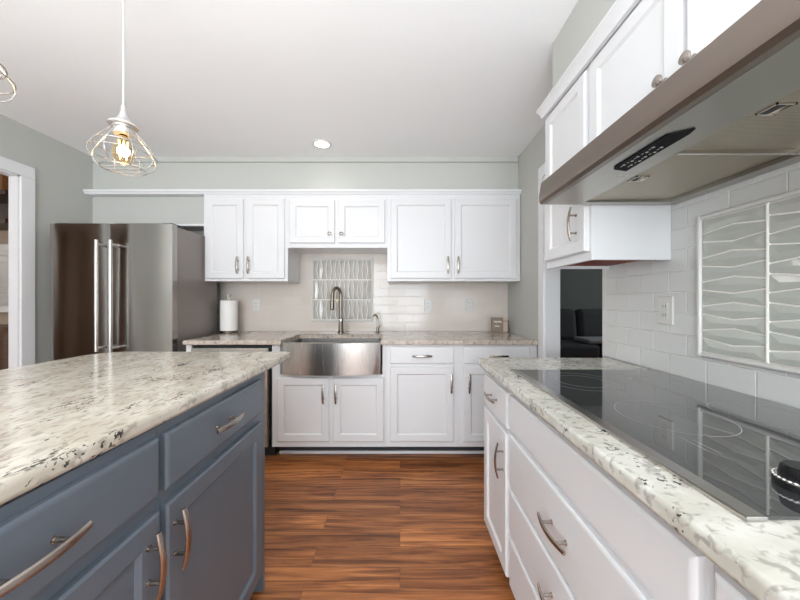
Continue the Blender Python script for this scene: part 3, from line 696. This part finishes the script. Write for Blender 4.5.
pendant('wire cage pendant with lit bulb, the whole one, hanging in front of the refrigerator', -1.0, 1.125, 1.742)
pendant('wire cage pendant nearer the viewer, mostly cut off by the left edge', -1.018, .70, 1.745)
def can(label, x, y):
    t = thing('recessed_light', label, 'ceiling light', (x, y, CEIL-.006))
    b = lathe(BM(), [(.055, CEIL-.001), (.080, CEIL-.001), (.082, CEIL-.004), (.075, CEIL-.008), (.057, CEIL-.006), (.055, CEIL-.001)], x, y, 32); obj('trim_ring', b, M['trim'], t)
    b = lathe(BM(), [(0, CEIL-.004), (.056, CEIL-.004), (.056, CEIL-.001), (0, CEIL-.001)], x, y, 32); obj('lens', b, M['lens'], t)
    l = bpy.data.lights.new('can_light', 'SPOT'); l.energy = 18 if y < 1 else 2.5; l.spot_size = 2.3; l.spot_blend = .8; l.color = (1, .95, .88); l.shadow_soft_size = .07
    lo = bpy.data.objects.new('can_light', l); COL.objects.link(lo); lo.location = (x, y, CEIL-.02)
can('lit round recessed light in the white ceiling', -.63, 2.51)
for x, y, w_ in ((-1.9, .2, 'over the left side of the island'), (.2, -.5, 'just behind the viewer'), (-1.3, -1.8, 'near the left part of the glazed doors'), (.2, -2.2, 'near the right part of the glazed doors')): can('round recessed light in the ceiling '+w_, x, y)

# ---------------------------------------------------------------- side rooms
t = thing('sectional_sofa', 'charcoal fabric sofa in the dark room beyond the right doorway', 'sofa', (2.6, 4.5, 0))
b = BM(); box(b, 1.7, 3.6, 4.0, 4.95, .08, .45, .04); obj('base', b, M['sofa'], t)
b = BM(); box(b, 1.7, 3.6, 4.75, 5.0, .3, .98, .06); obj('back_frame', b, M['sofa'], t)
for x0, x1 in ((1.75, 2.58), (2.60, 3.42)):
    b = BM(); cushion(b, x0, x1, 3.98, 4.7, .45, .64); obj('seat_cushion', b, M['sofa'], t)
    b = BM(); cushion(b, x0, x1, 4.50, 4.74, .62, 1.08, Matrix.Rotation(-.12, 3, 'X'), .08); obj('back_cushion', b, M['sofa'], t)
b = BM(); box(b, 3.42, 3.68, 3.95, 5.0, .08, .80, .06); obj('arm', b, M['sofa'], t)
b = BM(); box(b, 2.44, 2.90, 4.02, 4.40, .645, .70, .02, 3)
obj('folded_throw', b, M['throw'], category='throw', label='pale grey folded throw on the charcoal sofa seat')
# left room seen through the doorway
t = thing('wall_shelf', 'dark wood wall shelf glimpsed through the left doorway', 'shelf', (-3.75, 2.75, 1.85))
b = BM(); box(b, -4.3, -3.3, 2.60, 2.89, 1.86, 1.90, .003); box(b, -4.3, -3.3, 2.60, 2.89, 2.10, 2.14, .003); box(b, -4.3, -3.3, 2.86, 2.89, 1.90, 2.10); obj('shelf_board', b, M['walnut'], t)
b = BM(); box(b, -4.2, -3.4, 2.66, 2.86, 2.145, 2.36, .01); obj('wooden_chest', b, M['orange'], category='chest', label='amber wooden chest on the dark shelf through the left doorway')
t = thing('shuttered_window', 'white shuttered window under the dark shelf through the left doorway', 'shutter', (-3.75, 2.88, 1.12))
b = BM(); box(b, -4.3, -3.3, 2.86, 2.899, 1.10, 1.73, .004); obj('frame', b, M['trim'], t)
for x0, x1 in ((-4.2, -3.82), (-3.78, -3.40)):
    b = BM()
    for k in range(9): cushion(b, x0+.03, x1-.03, 2.842, 2.852, 1.16+k*.058, 1.21+k*.058, Matrix.Rotation(.35, 3, 'X'), .002)
    box(b, x0, x0+.03, 2.835, 2.858, 1.13, 1.70); box(b, x1-.03, x1, 2.835, 2.858, 1.13, 1.70); obj('shutter_leaf', b, M['trim'], t)
t = thing('leather_sofa', 'brown leather sofa glimpsed low through the left doorway', 'sofa', (-3.9, 2.5, 0))
b = BM(); box(b, -4.8, -3.1, 1.95, 2.80, .06, .45, .05); obj('base', b, M['leather'], t)
b = BM(); cushion(b, -4.8, -3.1, 2.45, 2.84, .40, 1.00, None, .10); obj('back_cushion', b, M['leather'], t)
b = BM(); cushion(b, -4.75, -3.95, 1.95, 2.5, .45, .62); cushion(b, -3.93, -3.12, 1.95, 2.5, .45, .62); obj('seat_cushion', b, M['leather'], t)
